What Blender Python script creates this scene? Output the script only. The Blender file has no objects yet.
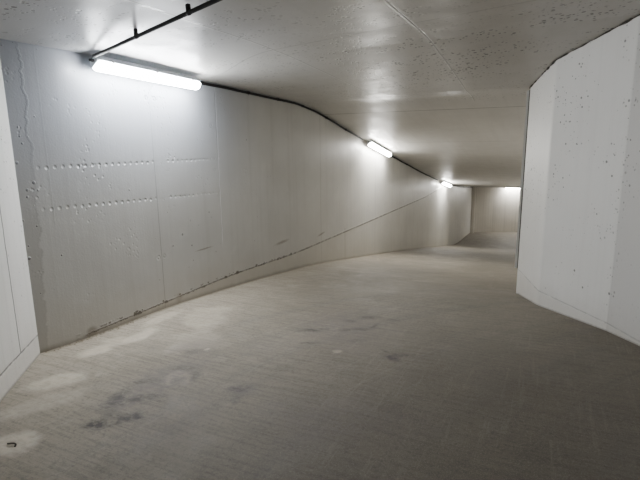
# Underground car-park ramp: white painted concrete walls, low ceiling that folds down along the ramp,
# three strip lights on the left wall and one on the far wall.
# World frame: X = distance from the long left wall, Y = distance along it, Z = up (0 = level of the pour joint).
import bpy, bmesh, math, random
from mathutils import Vector, Matrix, noise as mnoise

random.seed(7)
C = bpy.context.scene.collection

# ------------------------------------------------------------------ helpers
def interp(x, pts):
    """monotone cubic through pts"""
    n = len(pts)
    if x <= pts[0][0]: return pts[0][1]
    if x >= pts[-1][0]: return pts[-1][1]
    h = [pts[i+1][0]-pts[i][0] for i in range(n-1)]
    d = [(pts[i+1][1]-pts[i][1])/h[i] for i in range(n-1)]
    m = [d[0]] + [0.0 if d[i-1]*d[i] <= 0 else 2*d[i-1]*d[i]/(d[i-1]+d[i]) for i in range(1, n-1)] + [d[-1]]
    for i in range(n-1):
        if x <= pts[i+1][0]:
            t = (x-pts[i][0])/h[i]
            return ((2*t**3-3*t*t+1)*pts[i][1] + (t**3-2*t*t+t)*h[i]*m[i]
                    + (-2*t**3+3*t*t)*pts[i+1][1] + (t**3-t*t)*h[i]*m[i+1])

def lin(x, pts):
    if x <= pts[0][0]: return pts[0][1]
    for a, b in zip(pts, pts[1:]):
        if x <= b[0]: return a[1] + (b[1]-a[1])*(x-a[0])/(b[0]-a[0])
    return pts[-1][1]

def link(name, me, mat, parent=None, smooth=False):
    o = bpy.data.objects.new(name, me); C.objects.link(o)
    if mat is not None: me.materials.append(mat)
    if smooth:
        for p in me.polygons: p.use_smooth = True
    if parent is not None: o.parent = parent
    return o

def from_bm(name, bm, mat, parent=None, smooth=False):
    me = bpy.data.meshes.new(name)
    bmesh.ops.recalc_face_normals(bm, faces=bm.faces)
    bm.to_mesh(me); bm.free()
    return link(name, me, mat, parent, smooth)

def tag(o, label, cat=None, group=None, kind=None):
    o['label'] = label
    if cat: o['category'] = cat
    if group: o['group'] = group
    if kind: o['kind'] = kind
    return o

def add_tube(bm, pts, r, seg=10, caps=True):
    """swept tube through pts"""
    rings = []
    prev = None
    for i, p in enumerate(pts):
        p = Vector(p)
        t = (Vector(pts[min(i+1, len(pts)-1)]) - Vector(pts[max(i-1, 0)])).normalized()
        ref = Vector((0, 0, 1)) if abs(t.z) < .9 else Vector((1, 0, 0))
        a = t.cross(ref).normalized() if prev is None else (prev - t*prev.dot(t)).normalized()
        prev = a; b = t.cross(a)
        rr = r(i) if callable(r) else r
        rings.append([bm.verts.new(p + a*math.cos(2*math.pi*k/seg)*rr + b*math.sin(2*math.pi*k/seg)*rr) for k in range(seg)])
    for A, B in zip(rings, rings[1:]):
        for k in range(seg):
            f = bm.faces.new((A[k], A[(k+1) % seg], B[(k+1) % seg], B[k])); f.smooth = True
    if caps:
        bm.faces.new(rings[0][::-1]); bm.faces.new(rings[-1])

def add_box(bm, c, sx, sy, sz, bev=0.0, M=None):
    r = bmesh.ops.create_cube(bm, size=1.0)
    vs = r['verts']
    for v in vs: v.co = Vector((v.co.x*sx, v.co.y*sy, v.co.z*sz))
    if bev:
        es = list({e for v in vs for e in v.link_edges})
        q = bmesh.ops.bevel(bm, geom=es, offset=bev, segments=2, affect='EDGES')
        vs = list({v for f in q['faces'] for v in f.verts} | {v for v in vs if v.is_valid})
    for v in vs:
        v.co = v.co + Vector(c)
        if M is not None: v.co = M @ v.co
    return vs

# ------------------------------------------------------------------ node helper
class N:
    def __init__(s, name, rough=.5, spec=.4):
        s.m = bpy.data.materials.new(name); s.m.use_nodes = True
        s.t = s.m.node_tree; s.t.nodes.clear()
        s.out = s.t.nodes.new('ShaderNodeOutputMaterial')
        s.b = s.t.nodes.new('ShaderNodeBsdfPrincipled')
        s.t.links.new(s.b.outputs[0], s.out.inputs[0])
        s.b.inputs['Roughness'].default_value = rough
        s.b.inputs['Specular IOR Level'].default_value = spec
        s.h = None
    def put(s, sock, v):
        if hasattr(v, 'is_linked') or isinstance(v, bpy.types.NodeSocket): s.t.links.new(v, sock)
        elif isinstance(v, (tuple, list)) and len(v) == 3 and sock.type == 'RGBA': sock.default_value = (*v, 1)
        else: sock.default_value = v
    def M(s, op, a, b=None, c=None, clamp=False):
        n = s.t.nodes.new('ShaderNodeMath'); n.operation = op; n.use_clamp = clamp
        for i, v in enumerate((a, b, c)):
            if v is not None: s.put(n.inputs[i], v)
        return n.outputs[0]
    def add(s, a, b): return s.M('ADD', a, b)
    def sub(s, a, b): return s.M('SUBTRACT', a, b)
    def mul(s, a, b): return s.M('MULTIPLY', a, b)
    def mx(s, a, b): return s.M('MAXIMUM', a, b)
    def ab(s, a): return s.M('ABSOLUTE', a)
    def ss(s, x, e0, e1, o0=0.0, o1=1.0):
        n = s.t.nodes.new('ShaderNodeMapRange'); n.interpolation_type = 'SMOOTHSTEP'
        for i, v in enumerate((x, e0, e1, o0, o1)): s.put(n.inputs[i], v)
        return n.outputs[0]
    def band(s, x, x0, w):            # 1 on x0, soft fall-off over w
        return s.ss(s.ab(s.sub(x, x0)), s.mul(w, .35) if isinstance(w, bpy.types.NodeSocket) else w*.35, w, 1.0, 0.0)
    def rng(s, x, a, b, soft):        # 1 between a and b
        return s.mul(s.ss(x, a-soft, a+soft), s.ss(x, b-soft, b+soft, 1.0, 0.0))
    def uv(s, name):
        n = s.t.nodes.new('ShaderNodeUVMap'); n.uv_map = name
        return n.outputs[0]
    def pos(s):
        return s.t.nodes.new('ShaderNodeTexCoord').outputs['Object']
    def xyz(s, v):
        n = s.t.nodes.new('ShaderNodeSeparateXYZ'); s.put(n.inputs[0], v); return n.outputs
    def vec(s, x, y, z=0.0):
        n = s.t.nodes.new('ShaderNodeCombineXYZ')
        for i, v in enumerate((x, y, z)): s.put(n.inputs[i], v)
        return n.outputs[0]
    def scale(s, v, sc, rot=0.0, loc=(0, 0, 0)):
        n = s.t.nodes.new('ShaderNodeMapping'); s.put(n.inputs[0], v)
        n.inputs['Scale'].default_value = sc; n.inputs['Rotation'].default_value = (0, 0, rot); n.inputs['Location'].default_value = loc
        return n.outputs[0]
    def noise(s, v, sc, detail=3, rough=.55, dist=0.0):
        n = s.t.nodes.new('ShaderNodeTexNoise'); s.put(n.inputs['Vector'], v)
        n.inputs['Scale'].default_value = sc; n.inputs['Detail'].default_value = detail
        n.inputs['Roughness'].default_value = rough; n.inputs['Distortion'].default_value = dist
        return n.outputs[0]
    def vor(s, v, sc, rand=1.0):
        n = s.t.nodes.new('ShaderNodeTexVoronoi'); s.put(n.inputs['Vector'], v)
        n.inputs['Scale'].default_value = sc; n.inputs['Randomness'].default_value = rand
        return n.outputs
    def pits(s, v, sc, size, keep):   # small spots in a share `keep` of the cells
        o = s.vor(v, sc)
        c = s.xyz(o['Color'])
        return s.mul(s.ss(o['Distance'], s.mul(c[1], size*.6), s.mul(c[1], size), 1.0, 0.0), s.ss(c[0], keep, keep+.02, 1.0, 0.0))
    def mix(s, f, a, b):
        n = s.t.nodes.new('ShaderNodeMix'); n.data_type = 'RGBA'
        s.put(n.inputs["Factor"], f)
        ca = [i for i in n.inputs if i.type == 'RGBA']
        s.put(ca[0], a); s.put(ca[1], b)
        return [o for o in n.outputs if o.type == 'RGBA'][0]
    def ell(s, x, y, cx, cy, rx, ry, rot, wob, soft=.45):
        """soft blot centred on (cx, cy)"""
        c, q = math.cos(rot), math.sin(rot)
        dx, dy = s.sub(x, cx), s.sub(y, cy)
        a = s.M('DIVIDE', s.add(s.mul(dx, c), s.mul(dy, q)), rx)
        b = s.M('DIVIDE', s.sub(s.mul(dy, c), s.mul(dx, q)), ry)
        l = s.M('SQRT', s.add(s.mul(a, a), s.mul(b, b)))
        return s.ss(s.add(l, wob), 1.0-soft, 1.0+soft, 1.0, 0.0)
    def finish(s, col, height=None, dist=.01, strength=1.0, rough=None):
        s.put(s.b.inputs['Base Color'], col)
        if height is not None:
            n = s.t.nodes.new('ShaderNodeBump'); n.inputs['Distance'].default_value = dist
            n.inputs['Strength'].default_value = strength
            s.put(n.inputs['Height'], height); s.t.links.new(n.outputs[0], s.b.inputs['Normal'])
        if rough is not None: s.put(s.b.inputs['Roughness'], rough)
        return s.m

def simple(name, col, rough=.5, metal=0.0, spec=.5):
    n = N(name, rough, spec); n.b.inputs['Metallic'].default_value = metal
    p = n.pos(); f = n.noise(p, 60, 2)
    return n.finish(n.mix(f, tuple(c*.88 for c in col), tuple(min(1, c*1.1) for c in col)))

# ------------------------------------------------------------------ materials of the shell
def mat_wall_left():
    n = N('painted_concrete_long_wall', .42, .5)
    U = n.xyz(n.uv('UVMap')); s, z = U[0], U[1]
    Hh = n.xyz(n.uv('Height')); h = Hh[1]
    p = n.uv('UVMap')
    big = n.noise(p, 1.1, 3); mid = n.noise(p, 5, 4, .6)
    streak = n.noise(n.scale(p, (9, .35, 1)), 1.0, 3, .6)
    fine = n.noise(p, 60, 3, .6)
    col = n.mix(n.ss(big, .3, .7), WALL_A, WALL_B)
    col = n.mix(n.mul(n.ss(streak, .5, .72), .22), col, (.42, .41, .38))
    col = n.mix(n.mul(n.ss(mid, .55, .75), .14), col, (.78, .77, .74))
    # far panels: pale vertical board marks
    board = n.noise(n.scale(p, (16, .12, 1)), 1.0, 2)
    col = n.mix(n.mul(n.mul(n.ss(board, .42, .62), n.ss(s, 4.0, 8.0)), .25), col, (.74, .72, .65))
    # strip of filler beside the corner, with a ragged crack at its edge
    wob = n.mul(n.sub(n.noise(n.vec(0.0, z), 5, 4, .7), .5), .16)
    edge = n.add(n.add(.135, wob), n.mul(n.ss(z, 0, 1.3, 1, 0), -.06))
    strip = n.ss(n.sub(s, edge), -.012, .012, 1.0, 0.0)
    col = n.mix(n.mul(strip, .5), col, (.36, .35, .33))
    crack = n.mul(n.band(n.sub(s, edge), 0.0, .014), n.ss(z, 1.3, 1.9, .12, 1.0))
    col = n.mix(n.mul(crack, .7), col, (.16, .155, .15))
    # vertical form seams
    w2 = n.mul(n.sub(n.noise(n.vec(0.0, z), 7, 3), .5), .02)
    sw = n.add(s, w2)
    dark = n.mul(n.band(s, 1.345, .008), .45)
    for x, k in ((5.04, .25), (7.82, .3), (9.1, .25), (10.4, .3), (11.65, .2), (12.9, .3), (14.15, .25), (15.4, .3), (16.7, .3), (18.0, .4), (19.2, .25), (20.4, .25)):
        dark = n.mx(dark, n.mul(n.band(s, x, .016), k))
    dark = n.mx(dark, n.mul(n.mul(n.band(s, 6.09, .014), n.ss(z, -.02, .02, 1, 0)), .7))
    dark = n.mx(dark, n.mul(n.band(s, .25, .01), n.ss(z, .9, 1.0, .0, .12)))
    col = n.mix(dark, col, (.17, .16, .14))
    ridge = n.mul(n.band(sw, 2.335, .012), n.ss(z, .35, .5))
    col = n.mix(n.mul(ridge, .6), col, (.85, .85, .84))
    # pour joint at z = 0 and the ragged plinth under it
    jw = n.mul(n.sub(n.noise(n.scale(p, (22, 6, 1)), 1.0, 4, .75), .5), .04)
    jw = n.mul(jw, n.ss(s, 1.0, 7.0, 1.0, .3))
    zz = n.add(z, n.add(jw, n.mul(n.rng(s, 3.3, 13.5, 1.2), .075)))
    under = n.mul(n.ss(zz, -.012, .0, 1, 0), n.ss(s, .42, .52))
    col = n.mix(n.mul(under, n.ss(s, 2.0, 6.0, .45, .12)), col, (.60, .56, .47))
    jn = n.noise(n.scale(p, (7, 1, 1)), 1.0, 4, .7)
    jt = n.mul(n.mul(n.band(zz, 0.0, n.ss(s, 1, 6, .010, .022)), n.rng(s, .45, 15.3, .1)), n.ss(jn, .38, .56, .35, 1.0))
    jt = n.mul(jt, n.ss(s, 2.0, 6.0, .85, .6))
    jp = n.mul(n.pits(p, 17, .85, .85), n.mul(n.band(zz, .008, .030), n.rng(s, .45, 4.2, .3)))
    col = n.mix(n.mx(jt, jp), col, (.075, .065, .05))
    rust = n.ell(s, z, .47, -.0, .05, .045, 0, n.mul(n.sub(mid, .5), 1.2))
    col = n.mix(n.mul(rust, .6), col, (.13, .10, .065))
    rust2 = n.ell(s, z, 1.55, -.01, .05, .045, .3, n.mul(n.sub(mid, .5), 1.4))
    col = n.mix(n.mul(rust2, .4), col, (.25, .20, .13))
    # dirt at the foot
    foot = n.ss(n.add(h, n.mul(n.sub(n.noise(n.scale(p, (5, 5, 1)), 1.0, 4, .7), .5), .06)), .0, .05, 1, 0)
    col = n.mix(n.mul(foot, .6), col, (.20, .17, .12))
    low = n.ss(n.add(h, n.mul(n.sub(mid, .5), .5)), .0, .5, 1, 0)
    col = n.mix(n.mul(low, .28), col, (.42, .38, .30))
    up = n.ss(n.add(Hh[0], n.mul(n.sub(fine, .5), .02)), .0, .018, 1, 0)  # shadow gap under the ceiling painted as a dark line
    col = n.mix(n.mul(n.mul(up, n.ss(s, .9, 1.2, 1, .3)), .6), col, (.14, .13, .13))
    # pits, scuffs
    pit = n.mul(n.pits(p, 11, .14, .3), n.ss(n.noise(p, 1.6, 2), .42, .6))
    pit = n.mx(pit, n.mul(n.pits(p, 14, .22, .35), n.mul(n.rng(s, 1.35, 2.3, .1), n.rng(z, .3, .75, .1))))
    pit = n.mx(pit, n.mul(n.pits(p, 20, .28, .6), strip))
    col = n.mix(n.mul(pit, .7), col, (.12, .11, .10))
    scuff = n.mx(n.ell(s, z, 3.72, .17, .16, .018, .02, n.mul(n.sub(fine, .5), 2.2), .7), n.ell(s, z, 2.0, .42, .12, .008, .0, n.mul(n.sub(fine, .5), 2), .6))
    scuff = n.mx(scuff, n.ell(s, z, 5.05, .06, .12, .015, .1, n.mul(n.sub(fine, .5), 2), .6))
    col = n.mix(n.mul(scuff, .65), col, (.2, .17, .13))
    cool = n.mul(n.ss(s, 2.0, 3.4, 1, 0), n.ss(z, .8, 1.9))  # bluish light beside the nearest lamp painted into the wall colour
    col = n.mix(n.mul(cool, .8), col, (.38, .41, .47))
    # relief: two rows of blisters, clusters of bubbles, tie holes
    H = n.mul(n.sub(fine, .5), .12)
    H = n.add(H, n.mul(mid, .25)); H = n.add(H, n.mul(board, .15))
    fr = n.sub(n.M('FRACT', n.M('DIVIDE', s, .068)), .5)
    jit = n.sub(n.noise(n.vec(n.M('FLOOR', n.M('DIVIDE', s, .068)), 3.3), 3.7, 1), .5)
    on = n.ss(n.noise(n.scale(p, (2.2, .3, 1)), 1.0, 2), .38, .5, .5, 1)
    for z0, sl in ((1.405, 0.0), (1.10, -.035)):
        dz = n.sub(n.sub(z, n.add(z0, n.mul(s, sl))), n.mul(jit, .02))
        d = n.M('SQRT', n.add(n.mul(n.mul(fr, .068), n.mul(fr, .068)), n.mul(dz, dz)))
        dome = n.ss(d, .004, .019, 1, 0)
        dome = n.mul(dome, n.mul(on, n.mul(n.rng(s, .18, 2.35, .06), n.ss(n.ab(n.sub(s, 1.42)), .08, .1))))
        H = n.add(H, n.mul(dome, .75))
        col = n.mix(n.mul(dome, .25), col, (.9, .9, .9))
    bl = n.vor(p, 26)
    blm = n.mul(n.ss(bl['Distance'], .1, .38, 1, 0), n.ss(n.noise(p, 2.3, 2), .52, .66))
    H = n.add(H, n.mul(n.mul(blm, n.mul(n.ss(s, 2.6, 3.2, 1, .1), n.ss(z, .5, 1.0, .35, 1))), .5))
    tie = None
    for a, b in ((1.30, 1.99), (1.40, 1.99), (1.30, .47), (1.38, .47), (2.24, 1.77), (2.26, 1.28)):
        ds, dz = n.sub(s, a), n.sub(z, b)
        d = n.M('SQRT', n.add(n.mul(ds, ds), n.mul(dz, dz)))
        r = n.band(d, .016, .012)
        tie = r if tie is None else n.mx(tie, r)
    H = n.add(H, n.mul(tie, .8))
    H = n.sub(H, n.add(n.mul(pit, .8), n.mul(n.mx(jt, jp), 1.2)))
    H = n.add(H, n.add(n.mul(ridge, .8), n.mul(dark, -.3)))
    H = n.add(H, n.mul(under, .7)); H = n.sub(H, n.mul(crack, .12))
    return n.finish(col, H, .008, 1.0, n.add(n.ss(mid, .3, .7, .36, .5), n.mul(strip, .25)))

def mat_wall_plain(name, A, B, board=.2, pitk=.3, joint=None, jointk=.6, seams=(), dots=0.0, rough=.5, edge_top=.4, seam_h=None, corner=None):
    n = N(name, rough, .4)
    p = n.uv('UVMap'); U = n.xyz(p); s, z = U[0], U[1]
    Hh = n.xyz(n.uv('Height')); h = Hh[1]
    big = n.noise(p, 1.3, 3); mid = n.noise(p, 6, 4, .6); fine = n.noise(p, 70, 3, .6)
    bd = n.noise(n.scale(p, (18, .25, 1)), 1.0, 3, .6)
    col = n.mix(n.ss(big, .3, .7), A, B)
    col = n.mix(n.mul(n.ss(bd, .45, .7), board), col, tuple(c*.72 for c in A))
    cpit = None
    if corner is not None:               # shade on the last facet painted in as grey, with a chipped arris
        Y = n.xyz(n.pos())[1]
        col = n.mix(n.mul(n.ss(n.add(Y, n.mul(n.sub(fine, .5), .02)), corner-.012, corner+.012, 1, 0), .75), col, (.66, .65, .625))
        cpit = n.mul(n.mul(n.pits(p, 30, .5, .75), n.band(Y, corner-.01, .06)), n.ss(n.noise(p, 5, 3), .4, .6))
    low = n.ss(n.add(h, n.mul(n.sub(mid, .5), .25)), 0, .35, 1, 0)
    col = n.mix(n.mul(low, .22), col, (.48, .44, .37))
    foot = n.ss(n.add(h, n.mul(n.sub(fine, .5), .03)), 0, .022, 1, 0)
    col = n.mix(n.mul(foot, .6), col, (.16, .14, .11))
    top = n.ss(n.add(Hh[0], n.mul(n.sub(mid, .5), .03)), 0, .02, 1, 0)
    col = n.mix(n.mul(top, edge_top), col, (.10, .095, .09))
    H = n.add(n.mul(fine, .2), n.add(n.mul(mid, .3), n.mul(bd, .25)))
    pit = n.mul(n.mul(n.pits(p, 15, .2, pitk), n.ss(n.noise(p, 1.7, 2), .4, .58)), n.ss(z, .4, 1.2, .4, 1))
    pit = n.mx(pit, n.mul(n.pits(p, 34, .40, pitk*1.1), n.mul(n.ss(z, .5, 1.3, .15, 1), n.ss(n.noise(n.scale(p, (1, 1, 1), 0, (3, 5, 0)), 1.9, 2), .42, .58))))
    if cpit is not None: pit = n.mx(pit, cpit)
    if dots: pit = n.mx(pit, n.mul(n.pits(p, 8, .13, dots), 1.0))
    ln = None
    if joint is not None:
        v = h if joint[0] == 'h' else z
        jw = n.mul(n.sub(n.noise(n.scale(p, (8, 2, 1)), 1.0, 4, .7), .5), .02)
        jn = n.noise(n.scale(p, (5, 1, 1), 0, (2, 0, 0)), 1.0, 3, .7)
        ln = n.mul(n.band(n.add(v, jw), joint[1], .010), n.ss(jn, .36, .55, .3, 1.0))
        ln = n.mul(ln, jointk)
        und = n.ss(n.sub(n.add(v, jw), joint[1]), -.01, 0, 1, 0)
        H = n.add(H, n.mul(und, .35))
        col = n.mix(n.mul(und, .15), col, (.66, .61, .53))
    for x, k in seams:
        b = n.mul(n.band(n.add(s, n.mul(n.sub(n.noise(n.vec(0.0, z), 9, 3), .5), .012)), x, .010), k)
        if seam_h: b = n.mul(b, n.ss(h, seam_h-.005, seam_h+.005))
        ln = b if ln is None else n.mx(ln, b)
    if ln is not None:
        col = n.mix(ln, col, (.13, .12, .10)); H = n.sub(H, n.mul(ln, .8))
    col = n.mix(n.mul(pit, .75), col, (.14, .13, .12))
    H = n.sub(H, pit)
    return n.finish(col, H, .006, .9)

def mat_ceiling():
    n = N('painted_concrete_ceiling', .38, .5)
    p = n.pos(); X = n.xyz(p); d, s = X[0], X[1]
    big = n.noise(p, .9, 3); mid = n.noise(p, 4, 4, .6); fine = n.noise(p, 50, 3, .6)
    al = n.noise(n.scale(p, (12, .5, 1)), 1.0, 3)
    col = n.mix(n.ss(big, .3, .7), CEIL_A, CEIL_B)
    col = n.mix(n.mul(n.ss(al, .5, .7), .12), col, (.40, .39, .36))
    col = n.mix(n.mul(n.ss(d, 1.6, 3.4), n.ss(s, 2.5, 5.5, .62, 0)), col, (.36, .33, .285))  # dimmer right side of the near ceiling painted in as darker colour
    col = n.mix(n.mul(n.ss(s, .6, 2.0, .6, 0), n.ss(d, .8, 2.2, 1, 0)), col, (.45, .465, .50))  # cool lamplight around the nearest light painted into the ceiling
    near = n.ss(s, 4.7, 4.9, 1, 0)
    # joints between the slabs
    wob = n.mul(n.sub(n.noise(n.vec(0.0, s), 6, 3), .5), .007)
    dd = n.add(d, wob)
    ridge = n.mul(n.mx(n.band(dd, 1.22, .008), n.band(dd, 2.42, .009)), near)
    shade_gap = n.mul(n.mx(n.band(dd, 1.232, .008), n.band(dd, 2.433, .008)), near)  # shadow beside each ridge painted in, with a slight groove
    cc = n.add(s, n.add(n.mul(n.ss(d, 0, 1.25, .55, 0), -1.0), n.mul(wob, 1.0)))
    cross = n.mul(n.band(cc, 1.56, .012), .35)
    fold = n.mul(n.band(s, 5.18, .016), .75)
    for x, k in ((7.45, .4), (9.7, .25), (12.0, .3), (14.3, .2), (16.9, .35), (19.5, .2)):
        fold = n.mx(fold, n.mul(n.band(s, x, .018), k))
    crease = n.mul(n.band(n.add(s, n.mul(n.sub(mid, .5), .1)), 4.3, .05), n.mul(n.rng(d, .9, 1.7, .2), .5))
    col = n.mix(n.mul(ridge, .45), col, (.82, .81, .78))
    col = n.mix(n.mx(n.mul(shade_gap, .45), n.mx(cross, n.mx(fold, n.mul(crease, .4)))), col, (.16, .15, .13))
    # air holes in the concrete, in bands
    zone = n.mx(n.mx(n.mul(n.rng(s, 1.9, 3.7, .5), n.rng(d, 1.5, 4.2, .3)), n.mul(n.mul(n.rng(s, -1.5, .55, .3), .45), n.rng(d, .1, 1.2, .2))), .25)
    zone = n.mul(zone, n.ss(n.noise(n.scale(p, (.8, 2.0, 1)), 1.8, 3), .38, .62))
    pit = n.mx(n.pits(p, 20, .42, .6), n.mx(n.pits(p, 34, .5, .5), n.pits(n.scale(p, (1, 1.7, 1)), 11, .22, .35)))
    pit = n.M('MINIMUM', n.mul(n.mul(n.mul(pit, zone), near), 2.0), 1.0)
    col = n.mix(n.mul(pit, .85), col, (.07, .065, .055))
    chip = n.mul(n.mul(n.rng(s, 4.0, 4.5, .12), n.rng(d, .9, 1.9, .3)), n.ss(n.noise(n.scale(p, (2.5, 9, 1)), 3, 4, .7), .56, .64))
    col = n.mix(n.mul(chip, .55), col, (.22, .20, .17))
    H = n.add(n.mul(fine, .12), n.add(n.mul(mid, .22), n.mul(al, .03)))
    H = n.add(H, n.mul(ridge, .15)); H = n.sub(H, n.mul(n.mx(shade_gap, fold), .2)); H = n.sub(H, pit); H = n.sub(H, n.mul(chip, .4))
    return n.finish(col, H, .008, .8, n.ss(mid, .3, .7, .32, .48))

def mat_floor():
    n = N('brushed_concrete_floor', .68, .35)
    p = n.pos(); X = n.xyz(p); d, s = X[0], X[1]
    big = n.noise(p, .7, 4, .6); mid = n.noise(p, 3.2, 5, .65); fine = n.noise(p, 45, 4, .7); gr = n.noise(p, 160, 2, .6)
    broom = n.noise(n.scale(p, (2.2, 34, 1), -1.0), 1.0, 3, .7)
    broom2 = n.noise(n.scale(p, (30, 1.6, 1), .22), 1.0, 3, .7)
    arc = n.M('SQRT', n.add(n.mul(n.sub(d, 8.5), n.sub(d, 8.5)), n.mul(n.sub(s, -1.5), n.sub(s, -1.5))))
    tyre = n.noise(n.vec(n.mul(arc, 5.0), n.mul(s, .15)), 1.0, 3, .6)
    tyre_f = n.noise(n.vec(n.mul(arc, 34.0), n.mul(s, .3)), 1.0, 2, .6)
    col = n.mix(n.ss(big, .32, .68), FLOOR_A, FLOOR_B)
    col = n.mix(n.mul(n.ss(mid, .45, .7), .5), col, (.30, .275, .235))
    col = n.mix(n.mul(n.ss(tyre, .48, .68), .30), col, (.135, .125, .11))
    col = n.mix(n.mul(n.ss(tyre_f, .60, .70), .25), col, (.34, .32, .28))
    # pale margin along the left wall; dimness of the near floor painted in
    mg = n.ss(n.add(d, n.mul(n.sub(mid, .5), 1.3)), .05, 1.25, 1, 0)
    mg = n.mul(mg, n.mul(n.ss(s, 2.5, 6.5, 1, .25), n.ss(s, -.9, .3, .15, 1)))
    col = n.mix(n.mul(mg, .6), col, (.53, .47, .375))
    near_dim = n.mul(n.ss(n.add(d, n.mul(n.sub(big, .5), 1.0)), 1.2, 2.8), n.ss(s, .6, 3.6, 1, .12))
    col = n.mix(n.mul(near_dim, .62), col, (.088, .078, .060))
    col = n.mix(n.ss(n.add(s, n.mul(n.sub(mid, .5), 3)), 5.5, 10, 0, .75), col, (.115, .104, .085))  # low light on the far ramp floor painted as darker concrete
    col = n.mix(n.mul(n.ss(broom, .42, .66), .34), col, (.075, .066, .052))
    col = n.mix(n.mul(n.ss(broom2, .52, .72), .16), col, (.33, .30, .25))
    col = n.mix(n.mul(n.ss(fine, .48, .66), .36), col, (.06, .053, .042))
    col = n.mix(n.mul(n.ss(gr, .50, .68), .24), col, (.38, .345, .285))
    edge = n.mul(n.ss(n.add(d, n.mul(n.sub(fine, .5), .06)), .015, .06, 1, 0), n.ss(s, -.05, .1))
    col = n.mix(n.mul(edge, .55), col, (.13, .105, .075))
    wb = n.mul(n.sub(mid, .5), 1.9); wb2 = n.mul(n.sub(n.noise(p, 9, 4, .7), .5), 2.0)
    tex = n.ss(n.noise(p, 38, 4, .75), .36, .58, .25, 1.0)
    tex2 = n.ss(n.noise(n.scale(p, (1, 1, 1), 0, (4, 7, 0)), 16, 4, .7, .6), .34, .62, .2, 1.0)
    def blots(L, wob_, soft, grain):
        m = None
        for cx, cy, rx, ry, ro, k in L:
            e = n.mul(n.ell(d, s, cx, cy, rx*1.15, ry*1.15, ro, wob_, soft), k)
            m = e if m is None else n.mx(m, e)
        return n.mul(m, grain)
    col = n.mix(blots(PALE, wb, .4, n.add(n.mul(tex2, .5), .5)), col, (.62, .555, .45))
    col = n.mix(n.mul(blots(GREY, wb, .7, tex2), 1.2), col, (.150, .130, .128))
    dk = blots(DARK, wb2, .6, n.mul(tex2, n.add(n.mul(tex, .6), .4)))
    col = n.mix(n.M('MINIMUM', n.mul(dk, 1.35), .9), col, (.055, .049, .045))
    spk = n.mul(n.pits(p, 9, .09, .22), n.ss(n.noise(p, 1.3, 2), .4, .6))
    col = n.mix(n.mul(spk, .7), col, (.05, .045, .04))
    H = n.add(n.mul(broom, .5), n.add(n.mul(broom2, .25), n.add(n.mul(fine, .5), n.mul(gr, .25))))
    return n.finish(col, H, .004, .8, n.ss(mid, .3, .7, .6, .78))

WALL_A, WALL_B = (.545, .54, .515), (.61, .605, .58)
CEIL_A, CEIL_B = (.565, .55, .515), (.635, .62, .585)
FLOOR_A, FLOOR_B = (.192, .167, .128), (.262, .232, .182)

ZF = [(0, 0), (.47, -.035), (.88, -.05), (1.33, -.065), (1.96, -.11), (2.87, -.19), (3.64, -.27), (4.6, -.38), (6.08, -.61), (7.84, -.89),
      (9.84, -1.22), (12.68, -1.71), (15.96, -2.29), (18.1, -2.64), (19.38, -2.74), (20.75, -2.79), (22.4, -2.88)]

def w2(x, y):          # helper for blots measured from the camera's foot: rotate into the wall frame
    ux, uy = .43284, .90147
    zz = -.1
    for _ in range(6):                     # drop the blot onto the real floor height along its sight line
        k = (1.55-zz)/1.65
        rx, ry = x*k+2.16, y*k-3.45
        zz = interp(rx*ux + ry*uy, ZF)
    return rx*uy - ry*ux, rx*ux + ry*uy
PALE = [(1.0, -.84, .10, .09, 0, .6), (.34, .23, .075, .12, .2, .75), (.38, .65, .07, .17, .1, .75), (.54, -.27, .16, .10, .9, .6),
        (.20, 1.08, .06, .2, 0, .5), (.30, .45, .10, .08, 0, .4), (.75, -.5, .25, .09, 1.2, .3), (.55, 1.3, .16, .25, .3, .35),
        (.9, .75, .18, .22, .4, .25), (1.25, .12, .07, .10, .5, .25), (2.05, 1.0, .03, .03, 0, .3), (1.1, .62, .02, .03, 0, .6)]
DARK = [(1.25, -.52, .055, .045, .45, .85), (1.35, -.385, .065, .038, .45, .85), (1.33, -.46, .07, .02, 1.2, .55), (1.24, -.43, .03, .08, .9, .35),
        (1.11, -.27, .045, .10, .3, .6), (1.20, -.24, .07, .05, .5, .55), (1.26, -.16, .10, .025, .5, .5), (1.08, -.02, .07, .03, .6, .35), (1.28, .10, .05, .10, .5, .3),
        (1.15, .25, .10, .03, .5, .4), (1.33, .2, .03, .08, .5, .35), (1.72, .18, .07, .035, .4, .5), (1.78, .05, .03, .05, .2, .4), (1.05, .55, .09, .04, .5, .35),
        (2.46, 1.05, .075, .03, -.5, .75), (2.52, 1.12, .05, .025, .3, .6), (2.43, 1.12, .07, .012, -.6, .5),
        (1.62, 1.38, .08, .035, .45, .7), (1.72, 1.46, .05, .02, .45, .5), (1.77, 1.10, .07, .025, .45, .6), (1.99, 1.93, .08, .045, .6, .65), (1.91, 1.52, .06, .03, .45, .5),
        (2.03, 1.58, .08, .03, .5, .65), (2.10, 1.70, .07, .015, 1.4, .6), (1.85, 1.75, .05, .03, .2, .45), (2.2, 1.95, .05, .03, .2, .35), (2.08, 1.3, .06, .03, .5, .3)]
GREY = [(1.20, .02, .14, .32, .1, .45), (1.2, -.25, .12, .15, .3, .4), (1.72, .18, .10, .08, .4, .35), (1.0, .6, .13, .16, .4, .35),
        (1.85, 1.55, .28, .40, .5, .30), (1.6, .9, .25, .2, .3, .15), (2.45, .1, .35, .2, .3, .25), (1.6, -.3, .2, .3, .3, .25)]

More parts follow.
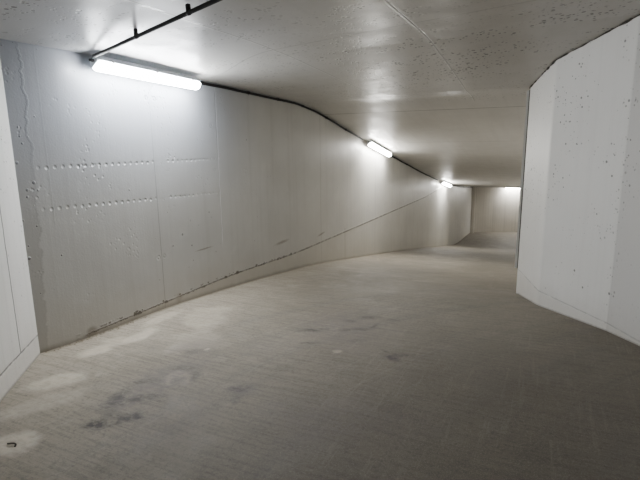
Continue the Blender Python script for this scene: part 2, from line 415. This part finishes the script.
M_WALL = mat_wall_left()
M_NEAR = mat_wall_plain('painted_concrete_near_panel', (.89, .88, .85), (.92, .91, .88), .22, .3, ('h', .15), .75, ((.36, .75),), rough=.5, seam_h=.15)
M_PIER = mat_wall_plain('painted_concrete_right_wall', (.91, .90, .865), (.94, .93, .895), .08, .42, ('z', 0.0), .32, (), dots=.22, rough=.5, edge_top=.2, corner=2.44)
M_FAR = mat_wall_plain('painted_concrete_far_wall', (.70, .67, .61), (.75, .72, .66), .4, .08, None, 0, ((.22, .3), (1.1, .25), (2.3, .2)), rough=.5)
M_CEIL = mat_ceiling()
M_FLOOR = mat_floor()
M_TRIM = simple('pale_sealant', (.66, .65, .61), .6)
M_GAP = simple('dark_sealant', (.075, .066, .055), .85)
M_BLACK = simple('black_plastic', (.010, .010, .011), .6, 0.0, .25)
M_GREY = simple('grey_plastic', (.66, .70, .75), .4)
M_STEEL = simple('dull_steel', (.45, .46, .47), .4, .8)
M_RUST = simple('rusty_steel', (.055, .045, .038), .7, .3)
M_CRUMB = simple('concrete_crumbs', (.24, .20, .14), .9)

def glow(name, col, strength):
    m = bpy.data.materials.new(name); m.use_nodes = True
    t = m.node_tree; t.nodes.clear()
    o = t.nodes.new('ShaderNodeOutputMaterial'); e = t.nodes.new('ShaderNodeEmission')
    e.inputs[0].default_value = (*col, 1); e.inputs[1].default_value = strength
    t.links.new(e.outputs[0], o.inputs[0])
    return m
M_GLOW_COOL = glow('lit_diffuser_cool', (.935, .965, 1.0), 155)
M_GLOW_WARM = glow('lit_diffuser_neutral', (1.0, .975, .92), 165)

# ------------------------------------------------------------------ the ramp's profiles
ZC = [(0, 2.28), (.8, 2.285), (1.3, 2.27), (2.1, 2.24), (3.04, 2.21), (3.8, 2.185), (4.5, 2.155), (4.62, 2.14), (5.05, 2.055), (6.1, 1.84), (7.2, 1.615),
      (9.67, 1.15), (11.75, .76), (14.6, .28), (16.4, .0), (17.2, -.07), (18.7, -.25), (22.4, -.58)]
# rows: left point, right point and their floor / ceiling heights
FRONT = [((2.0, -7), (5.2, -7), .25, .25, 2.60, 2.75), ((1.6, -3), (5.25, -1.5), .10, .10, 2.44, 2.65),
         ((1.1, -1.34), (4.95, .5), .05, .03, 2.36, 2.57), ((0, 0), (4.2, 2.03), 0, -.03, 2.28, 2.53),
         ((0, 1.6), (3.97, 2.44), None, -.07, None, 2.50), ((0, 3.0), (3.41, 3.22), None, -.16, None, 2.33),
         ((0, 4.11), (3.15, 4.11), None, -.31, None, 2.172)]
def rows():
    R = []
    for L, Rr, a, b, c, d in FRONT:
        a = interp(L[1], ZF) if a is None else a
        c = lin(L[1], ZC) if c is None else c
        R.append((L, Rr, a, b, c, d))
    out = []
    for A, B in zip(R, R[1:]):
        m = 8
        for k in range(m):
            t = k/m
            q = [tuple(A[i][j]+(B[i][j]-A[i][j])*t for j in (0, 1)) for i in (0, 1)] + [A[i]+(B[i]-A[i])*t for i in (2, 3, 4, 5)]
            if A[0][0] == 0 and B[0][0] == 0:      # keep the left profile exact
                q[2] = interp(q[0][1], ZF); q[4] = lin(q[0][1], ZC)
            out.append(tuple(q))
    s = 4.11
    while s < 22.41:
        if s <= 17.0: r = (3.15, s)
        elif s <= 19.0: r = (3.15+(s-17)/2*3.85, 17+(s-17)/2*1.0)
        else: r = (7.0, 18+(s-19)/3.4*8.4)
        a, c = interp(s, ZF), lin(s, ZC)
        out.append(((0, s), r, a, a, c, c)); s = round(s+.1, 4) if s > 4.15 else 4.2
    out.append(((0, 22.4), (7.0, 26.44), ZF[-1][1], ZF[-1][1], ZC[-1][1], ZC[-1][1]))
    return out
ROWS = rows()

def loft(name, il, ir, mat, bumpy=0.0):
    bm = bmesh.new(); K = 24; grid = []
    for r in ROWS:
        row = []
        for k in range(K+1):
            t = k/K
            x = r[0][0]+(r[1][0]-r[0][0])*t; y = r[0][1]+(r[1][1]-r[0][1])*t; z = r[il]+(r[ir]-r[il])*t
            if bumpy and 0 < k < K: z += bumpy*mnoise.noise(Vector((x*.9, y*.9, 0)))
            row.append(bm.verts.new((x, y, z)))
        grid.append(row)
    for A, B in zip(grid, grid[1:]):
        for k in range(K):
            vs = [A[k], A[k+1], B[k+1], B[k]]
            try: bm.faces.new(vs)
            except ValueError: pass
    bmesh.ops.remove_doubles(bm, verts=bm.verts, dist=1e-5)
    return from_bm(name, bm, mat)

fl = loft('floor', 2, 3, M_FLOOR, .012)
for p in fl.data.polygons: p.use_smooth = True
tag(fl, 'grey brown brushed concrete ramp floor with dark stains, sloping down', 'floor', kind='structure')
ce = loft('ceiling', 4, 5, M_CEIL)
tag(ce, 'white painted concrete slab ceiling folding down along the ramp', 'ceiling', kind='structure')

def wall(name, pts, mat, label, cat='wall', nz=24):
    """pts: (x, y, zfloor, zceil); UVMap = (run, z), Height = (below ceiling, above floor)"""
    me = bpy.data.meshes.new(name); V = []; F = []; uv = []; hv = []
    run = 0.0
    for i, (x, y, a, b) in enumerate(pts):
        if i: run += math.hypot(x-pts[i-1][0], y-pts[i-1][1])
        for k in range(nz+1):
            z = a+(b-a)*k/nz
            V.append((x, y, z)); uv.append((run, z)); hv.append((b-z, z-a))
    for i in range(len(pts)-1):
        for k in range(nz):
            q = i*(nz+1)+k
            F.append((q, q+1, q+nz+2, q+nz+1))
    me.from_pydata(V, [], F)
    a = me.uv_layers.new(name='UVMap'); b = me.uv_layers.new(name='Height')
    for l in me.loops:
        a.data[l.index].uv = uv[l.vertex_index]; b.data[l.index].uv = hv[l.vertex_index]
    me.update()
    o = link(name, me, mat)
    return tag(o, label, cat, kind='structure')

LW = [(r[0][0], r[0][1], r[2], r[4]) for r in ROWS if r[0][0] == 0]
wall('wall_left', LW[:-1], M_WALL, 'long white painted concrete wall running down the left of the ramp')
NP = [(r[0][0], r[0][1], r[2], r[4]) for r in ROWS if r[0][1] <= 0][::-1]
NP = [p for i, p in enumerate(NP)]
wall('wall_near', NP, M_NEAR, 'white concrete wall panel at the left edge, meeting the long wall in a corner')

# right wall: facets with slightly eased corners
RW = [(r[1][0], r[1][1], r[3], r[5]) for r in ROWS[:-1]]
seen = []
for p in RW:
    if not seen or math.hypot(p[0]-seen[-1][0], p[1]-seen[-1][1]) > 1e-4: seen.append(p)
RW = [p for p in seen if p[1] <= 18.001 or p[0] < 6.99]
def ease(pts, corners, e=.018):
    out = []
    for i, p in enumerate(pts):
        if any(abs(p[0]-c[0])+abs(p[1]-c[1]) < 1e-3 for c in corners) and 0 < i < len(pts)-1:
            for q in (pts[i-1], pts[i+1]):
                L = math.hypot(q[0]-p[0], q[1]-p[1]); t = min(.45, e/L)
                out.append(tuple(p[j]+(q[j]-p[j])*t for j in range(4)))
        else: out.append(p)
    return out
RW = ease(RW, [(3.97, 2.44), (3.41, 3.22), (3.15, 4.11)])
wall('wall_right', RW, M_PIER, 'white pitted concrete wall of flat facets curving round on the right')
zf, zc = ZF[-1][1], ZC[-1][1]
FW = [(7.0*k/30, 22.4+4.04*k/30, zf, zc) for k in range(31)]
wall('wall_far', FW, M_FAR, 'cream board-marked concrete wall closing the bottom of the ramp')
wall('wall_back', [(5.2-3.2*k/8, -7, .25, 2.75-.15*k/8) for k in range(9)], M_NEAR, 'plain white concrete wall behind the viewpoint')
wall('wall_side', [(7.0, 18+8.44*k/12, interp(19+3.4*k/12, ZF), lin(19+3.4*k/12, ZC)) for k in range(13)], M_FAR, 'concrete wall out of sight beyond the bottom turn')

# trims ---------------------------------------------------------------
# pale vertical strip along the far edge of the right wall, standing on the pour joint
bm = bmesh.new()
add_box(bm, (3.131, 4.165, 1.07), .036, .035, 2.14, .004)
o = from_bm('trim_1', bm, M_TRIM); tag(o, 'thin pale vertical edge strip on the far end of the right wall', 'trim', kind='structure')
bm = bmesh.new()
add_box(bm, (3.145, 4.135, 1.07), .010, .014, 2.14)
o = from_bm('trim_2', bm, M_GAP); tag(o, 'thin dark joint beside the pale edge strip of the right wall', 'trim', kind='structure')
# ragged dark sealant where the right wall meets the ceiling
bm = bmesh.new(); pts = []; rr = []
src = [(3.15, 4.16, 2.165), (3.15, 4.11, 2.172), (3.41, 3.22, 2.33), (3.97, 2.44, 2.50), (4.2, 2.03, 2.53), (4.95, .5, 2.57)]
for A, B in zip(src, src[1:]):
    L = math.dist(A, B); m = max(2, int(L/.03))
    for k in range(m):
        t = k/m; q = [A[i]+(B[i]-A[i])*t for i in range(3)]
        nz_ = mnoise.noise(Vector((q[0]*9, q[1]*9, 1)))
        pts.append((q[0]-.006, q[1]-.002, q[2]-.006+.006*nz_)); rr.append(max(.0015, .005+.012*mnoise.noise(Vector((q[0]*14, q[1]*14, 5)))))
add_tube(bm, pts, lambda i: rr[i], 6)
o = from_bm('trim_3', bm, M_GAP); tag(o, 'ragged dark sealant line along the top of the right wall', 'trim', kind='structure')
# pale corner strip at the far end of the long wall
bm = bmesh.new()
add_box(bm, (.06, 22.33, (zf+zc)/2), .22, .12, zc-zf-.01, .01)
o = from_bm('trim_4', bm, M_FAR)
for nm in ('UVMap', 'Height'):
    l = o.data.uv_layers.new(name=nm)
    for lp in o.data.loops:
        v = o.data.vertices[lp.vertex_index].co
        l.data[lp.index].uv = (v.x, v.z) if nm == 'UVMap' else (zc-v.z, v.z-zf)
tag(o, 'pale vertical concrete strip in the far corner of the ramp', 'trim', kind='structure')

# ------------------------------------------------------------------ strip lights
def profile_run(bm, prof, xs, ends):
    """extrude prof [(y, z)] along X at xs with a scale per station"""
    rings = []
    cz = sum(q[1] for q in prof)/len(prof)
    for x, sc in zip(xs, ends):
        rings.append([bm.verts.new((x, y*sc, cz+(z-cz)*sc)) for y, z in prof])
    m = len(prof)
    for A, B in zip(rings, rings[1:]):
        for k in range(m): bm.faces.new((A[k], A[(k+1) % m], B[(k+1) % m], B[k]))
    bm.faces.new(rings[0][::-1]); bm.faces.new(rings[-1])

def strip_light(label, L, loc, axis, out, glow_mat):
    """local X along the lamp, local Z away from its mount"""
    root = bpy.data.objects.new('strip_light', None); C.objects.link(root)
    a = Vector(axis).normalized(); o_ = Vector(out); o_ = (o_ - a*o_.dot(a)).normalized(); y = o_.cross(a)
    M = Matrix((a, y, o_)).transposed().to_4x4(); M.translation = Vector(loc)
    root.matrix_world = M
    tag(root, label, 'light', 'weatherproof strip lights along the ramp')
    h = L/2
    bm = bmesh.new()
    hp = [(-.040, 0), (.040, 0), (.050, .010), (.056, .045), (.056, .062), (-.056, .062), (-.056, .045), (-.050, .010)]
    profile_run(bm, hp, [-h, -h+.015, -h+.03, h-.03, h-.015, h], [.86, .97, 1, 1, .97, .86])
    from_bm('housing', bm, M_GREY, root)
    bm = bmesh.new()
    dp = [(-.047, .0615)] + [(-.048*math.cos(math.pi*k/10), .066+.038*max(0, math.sin(math.pi*k/10))**.7) for k in range(11)] + [(.047, .0615)]
    profile_run(bm, dp, [-h+.008, -h+.02, -h+.04, h-.04, h-.02, h-.008], [.92, .98, 1, 1, .98, .92])
    o2 = from_bm('diffuser', bm, glow_mat, root, True)
    n = 3 if L < 1.4 else 4
    for sd in (-1, 1):
        for k in range(n):
            x = -h+.13+(L-.26)*k/(n-1)
            bm = bmesh.new()
            add_box(bm, (x, sd*.0575, .059), .022, .005, .03, .0015)
            add_box(bm, (x, sd*.053, .0750), .016, .007, .004, .0012)
            from_bm('clip', bm, M_STEEL, root)
    for sd in (-1, 1):
        bm = bmesh.new()
        add_box(bm, (sd*(h-.22), 0, -.008), .03, .075, .016, .003)
        add_box(bm, (sd*(h-.22), -.036, .004), .03, .006, .03, .002)
        from_bm('bracket', bm, M_STEEL, root)
    for sd in (-1, 1):
        bm = bmesh.new()
        add_tube(bm, [(sd*(h-.004), 0, .024), (sd*(h+.016), 0, .024), (sd*(h+.017), 0, .024), (sd*(h+.034), 0, .024)], lambda i: .013 if i < 2 else .009, 10)
        from_bm('cable_gland', bm, M_BLACK, root)
    return root

def on_left(y0, y1, dz=-.045, dx=.105):
    zm0, zm1 = lin(y0, ZC), lin(y1, ZC)
    return (dx, (y0+y1)/2, (zm0+zm1)/2+dz), (0, y1-y0, zm1-zm0)
OUT = (.58, 0, -.81)
loc, ax = on_left(.665, 1.865)
strip_light('nearest and largest bright strip light, high on the left wall', 1.22, loc, ax, OUT, M_GLOW_COOL)
loc, ax = on_left(7.04, 8.36)
strip_light('middle strip light on the left wall, half way down the sloping black cable', 1.34, loc, ax, OUT, M_GLOW_WARM)
loc, ax = on_left(14.45, 15.75)
strip_light('small far strip light at the bottom of the slope on the left wall', 1.34, loc, ax, OUT, M_GLOW_WARM)
fx, fy = .866, .5
fn = Vector((fy, -fx, 0))
def on_far(t): return Vector((fx*t, 22.4+fy*t*1.0, 0))
pc = Vector((7.0*.295, 22.4+4.04*.295, zc-.035)) + Vector((.50, -.866, 0))*.11
strip_light('strip light on the far wall, partly hidden by the edge of the right wall', 1.54, pc, (.866, .5, 0), (.22, -.38, -.90), M_GLOW_WARM)
# ------------------------------------------------------------------ conduits
def saddle(parent, p, axis, up, r, reach=.04):
    a = Vector(axis).normalized(); u = Vector(up); u = (u-a*u.dot(a)).normalized(); y = u.cross(a)
    M = Matrix((a, y, u)).transposed().to_4x4(); M.translation = Vector(p)
    bm = bmesh.new()
    add_box(bm, (0, 0, reach*.5), .024, r*2.1, reach, .003, M)
    add_tube(bm, [M @ Vector((x, 0, 0)) for x in (-.011, .011)], r+.004, 12)
    from_bm('saddle_clip', bm, M_BLACK, parent)

def ceil_at(x, y):
    best = None
    for A, B in zip(ROWS, ROWS[1:]):
        # search in the row pair for the crossing
        for t in [i/40 for i in range(41)]:
            px = A[0][0]+(A[1][0]-A[0][0])*t; py = A[0][1]+(A[1][1]-A[0][1])*t
            dd = (px-x)**2+(py-y)**2
            if best is None or dd < best[0]: best = (dd, A[4]+(A[5]-A[4])*t)
    return best[1]

# across the ceiling to the nearest light
Q0, Q1 = Vector((.26, .583, 2.243)), Vector((3.9, -.508, 2.47))
def cpt(k): return Q0 + (Q1-Q0)*k
pts = [Vector((.125, .66, 2.255)), Vector((.165, .63, 2.247))] + [cpt(k/30) for k in range(31)]
bm = bmesh.new(); add_tube(bm, pts, .0130, 12)
c1 = from_bm('ceiling_conduit', bm, M_BLACK)
tag(c1, 'straight black conduit clipped across the ceiling to the nearest strip light', 'conduit')
for x in (.84, 1.45, 2.08, 2.7):
    q = cpt((x-Q0.x)/(Q1.x-Q0.x))
    saddle(c1, q, Q1-Q0, (0, 0, 1), .0115, max(.03, ceil_at(q.x, q.y)-q.z))

def wall_cable(y0, y1, label, clips, r=.0155, wob=.005):
    pts = []; m = max(4, int((y1-y0)/.12))
    for k in range(m+1):
        y = y0+(y1-y0)*k/m
        zc_ = lin(y, ZC) if abs(y-4.62) > .4 else .5*(lin(y-.3, ZC)+lin(y+.3, ZC))
        pts.append((.026+.004*math.sin(y*5), y, zc_-.034+wob*mnoise.noise(Vector((y*2.2, 0, 3)))))
    bm = bmesh.new(); add_tube(bm, pts, r, 10)
    c = from_bm('wall_cable', bm, M_BLACK)
    tag(c, label, 'cable', 'black cables along the top of the left wall')
    for y in clips:
        i = min(range(len(pts)), key=lambda j: abs(pts[j][1]-y)); i = min(max(i, 0), len(pts)-2)
        d = Vector(pts[i+1])-Vector(pts[i])
        saddle(c, pts[i], d, (-1, 0, .3), r, .03)
    return c
wall_cable(2.0, 6.93, 'black cable along the wall top between the nearest and the middle strip lights', (2.15, 2.95, 3.72, 4.42, 5.2, 6.1))
wall_cable(8.50, 14.1, 'black cable along the wall top sloping from the middle to the far strip light', (9.1, 10.2, 11.3, 12.4, 13.5))
wall_cable(15.72, 22.2, 'short black cable from the far strip light to the far corner', (16.5, 18.0, 19.5, 21.0))

# ------------------------------------------------------------------ small things on the floor
ax_, ay_ = 1.01, -.85
bm = bmesh.new()
zf0 = .05*.875/1.34 + .004
arc = [(ax_+.026*math.cos(t), ay_+.008*math.sin(t*2), zf0+.008*math.sin(t)) for t in [math.pi*k/8 for k in range(9)]]
add_tube(bm, [(ax_+.026, ay_, zf0-.01)]+arc+[(ax_-.026, ay_, zf0-.01)], .0045, 8)
o = from_bm('floor_anchor', bm, M_RUST); tag(o, 'small dark metal loop in a pale round patch of the floor', 'anchor')

bm = bmesh.new()
for k in range(150):
    y = random.triangular(.02, 1.2, .3) if k < 110 else random.uniform(0, 3)
    x = abs(random.gauss(0, .022))+.012
    r = random.uniform(.002, .0065)
    q = bmesh.ops.create_icosphere(bm, subdivisions=1, radius=r)
    cz = interp(y, ZF)+r*.5
    for v in q['verts']:
        v.co = Vector((v.co.x*random.uniform(.7, 1.3), v.co.y*random.uniform(.7, 1.4), v.co.z*.7)) + Vector((x, y, cz))
o = from_bm('debris', bm, M_CRUMB); tag(o, 'brown concrete crumbs along the foot of the left wall near the corner', 'debris', kind='stuff')

# ------------------------------------------------------------------ camera, world, colour
cam = bpy.data.cameras.new('camera'); co = bpy.data.objects.new('camera', cam); C.objects.link(co)
cam.sensor_width = 36; cam.lens = 27; cam.clip_start = .02
down = Vector((30, 2410, 480)).normalized()             # world down seen in the camera's frame (right, down, forward)
zc_ = -down; fw = Vector((0, 0, 1)); fy_ = (fw-zc_*fw.dot(zc_)).normalized(); fx_ = fy_.cross(zc_)
Rw = Matrix((fx_, fy_, zc_))                            # camera frame -> heading frame
u = Vector((.43284, .90147, 0)); nrm = Vector((.90147, -.43284, 0))
T = Matrix((nrm, u, Vector((0, 0, 1))))
R3 = T @ Rw
right, dn, fwd = R3 @ Vector((1, 0, 0)), R3 @ Vector((0, 1, 0)), R3 @ Vector((0, 0, 1))
Mc = Matrix((right, -dn, -fwd)).transposed().to_4x4(); Mc.translation = Vector((3.4404, -2.1752, 1.55))
co.matrix_world = Mc
bpy.context.scene.camera = co

w = bpy.data.worlds.new('world'); bpy.context.scene.world = w; w.use_nodes = True
w.node_tree.nodes['Background'].inputs[0].default_value = (.5, .5, .5, 1)
w.node_tree.nodes['Background'].inputs[1].default_value = 0.0
sc = bpy.context.scene
sc.view_settings.view_transform = 'AgX'
sc.view_settings.look = 'None'
sc.view_settings.exposure = 0.14
sc.cycles.max_bounces = 16; sc.cycles.diffuse_bounces = 12
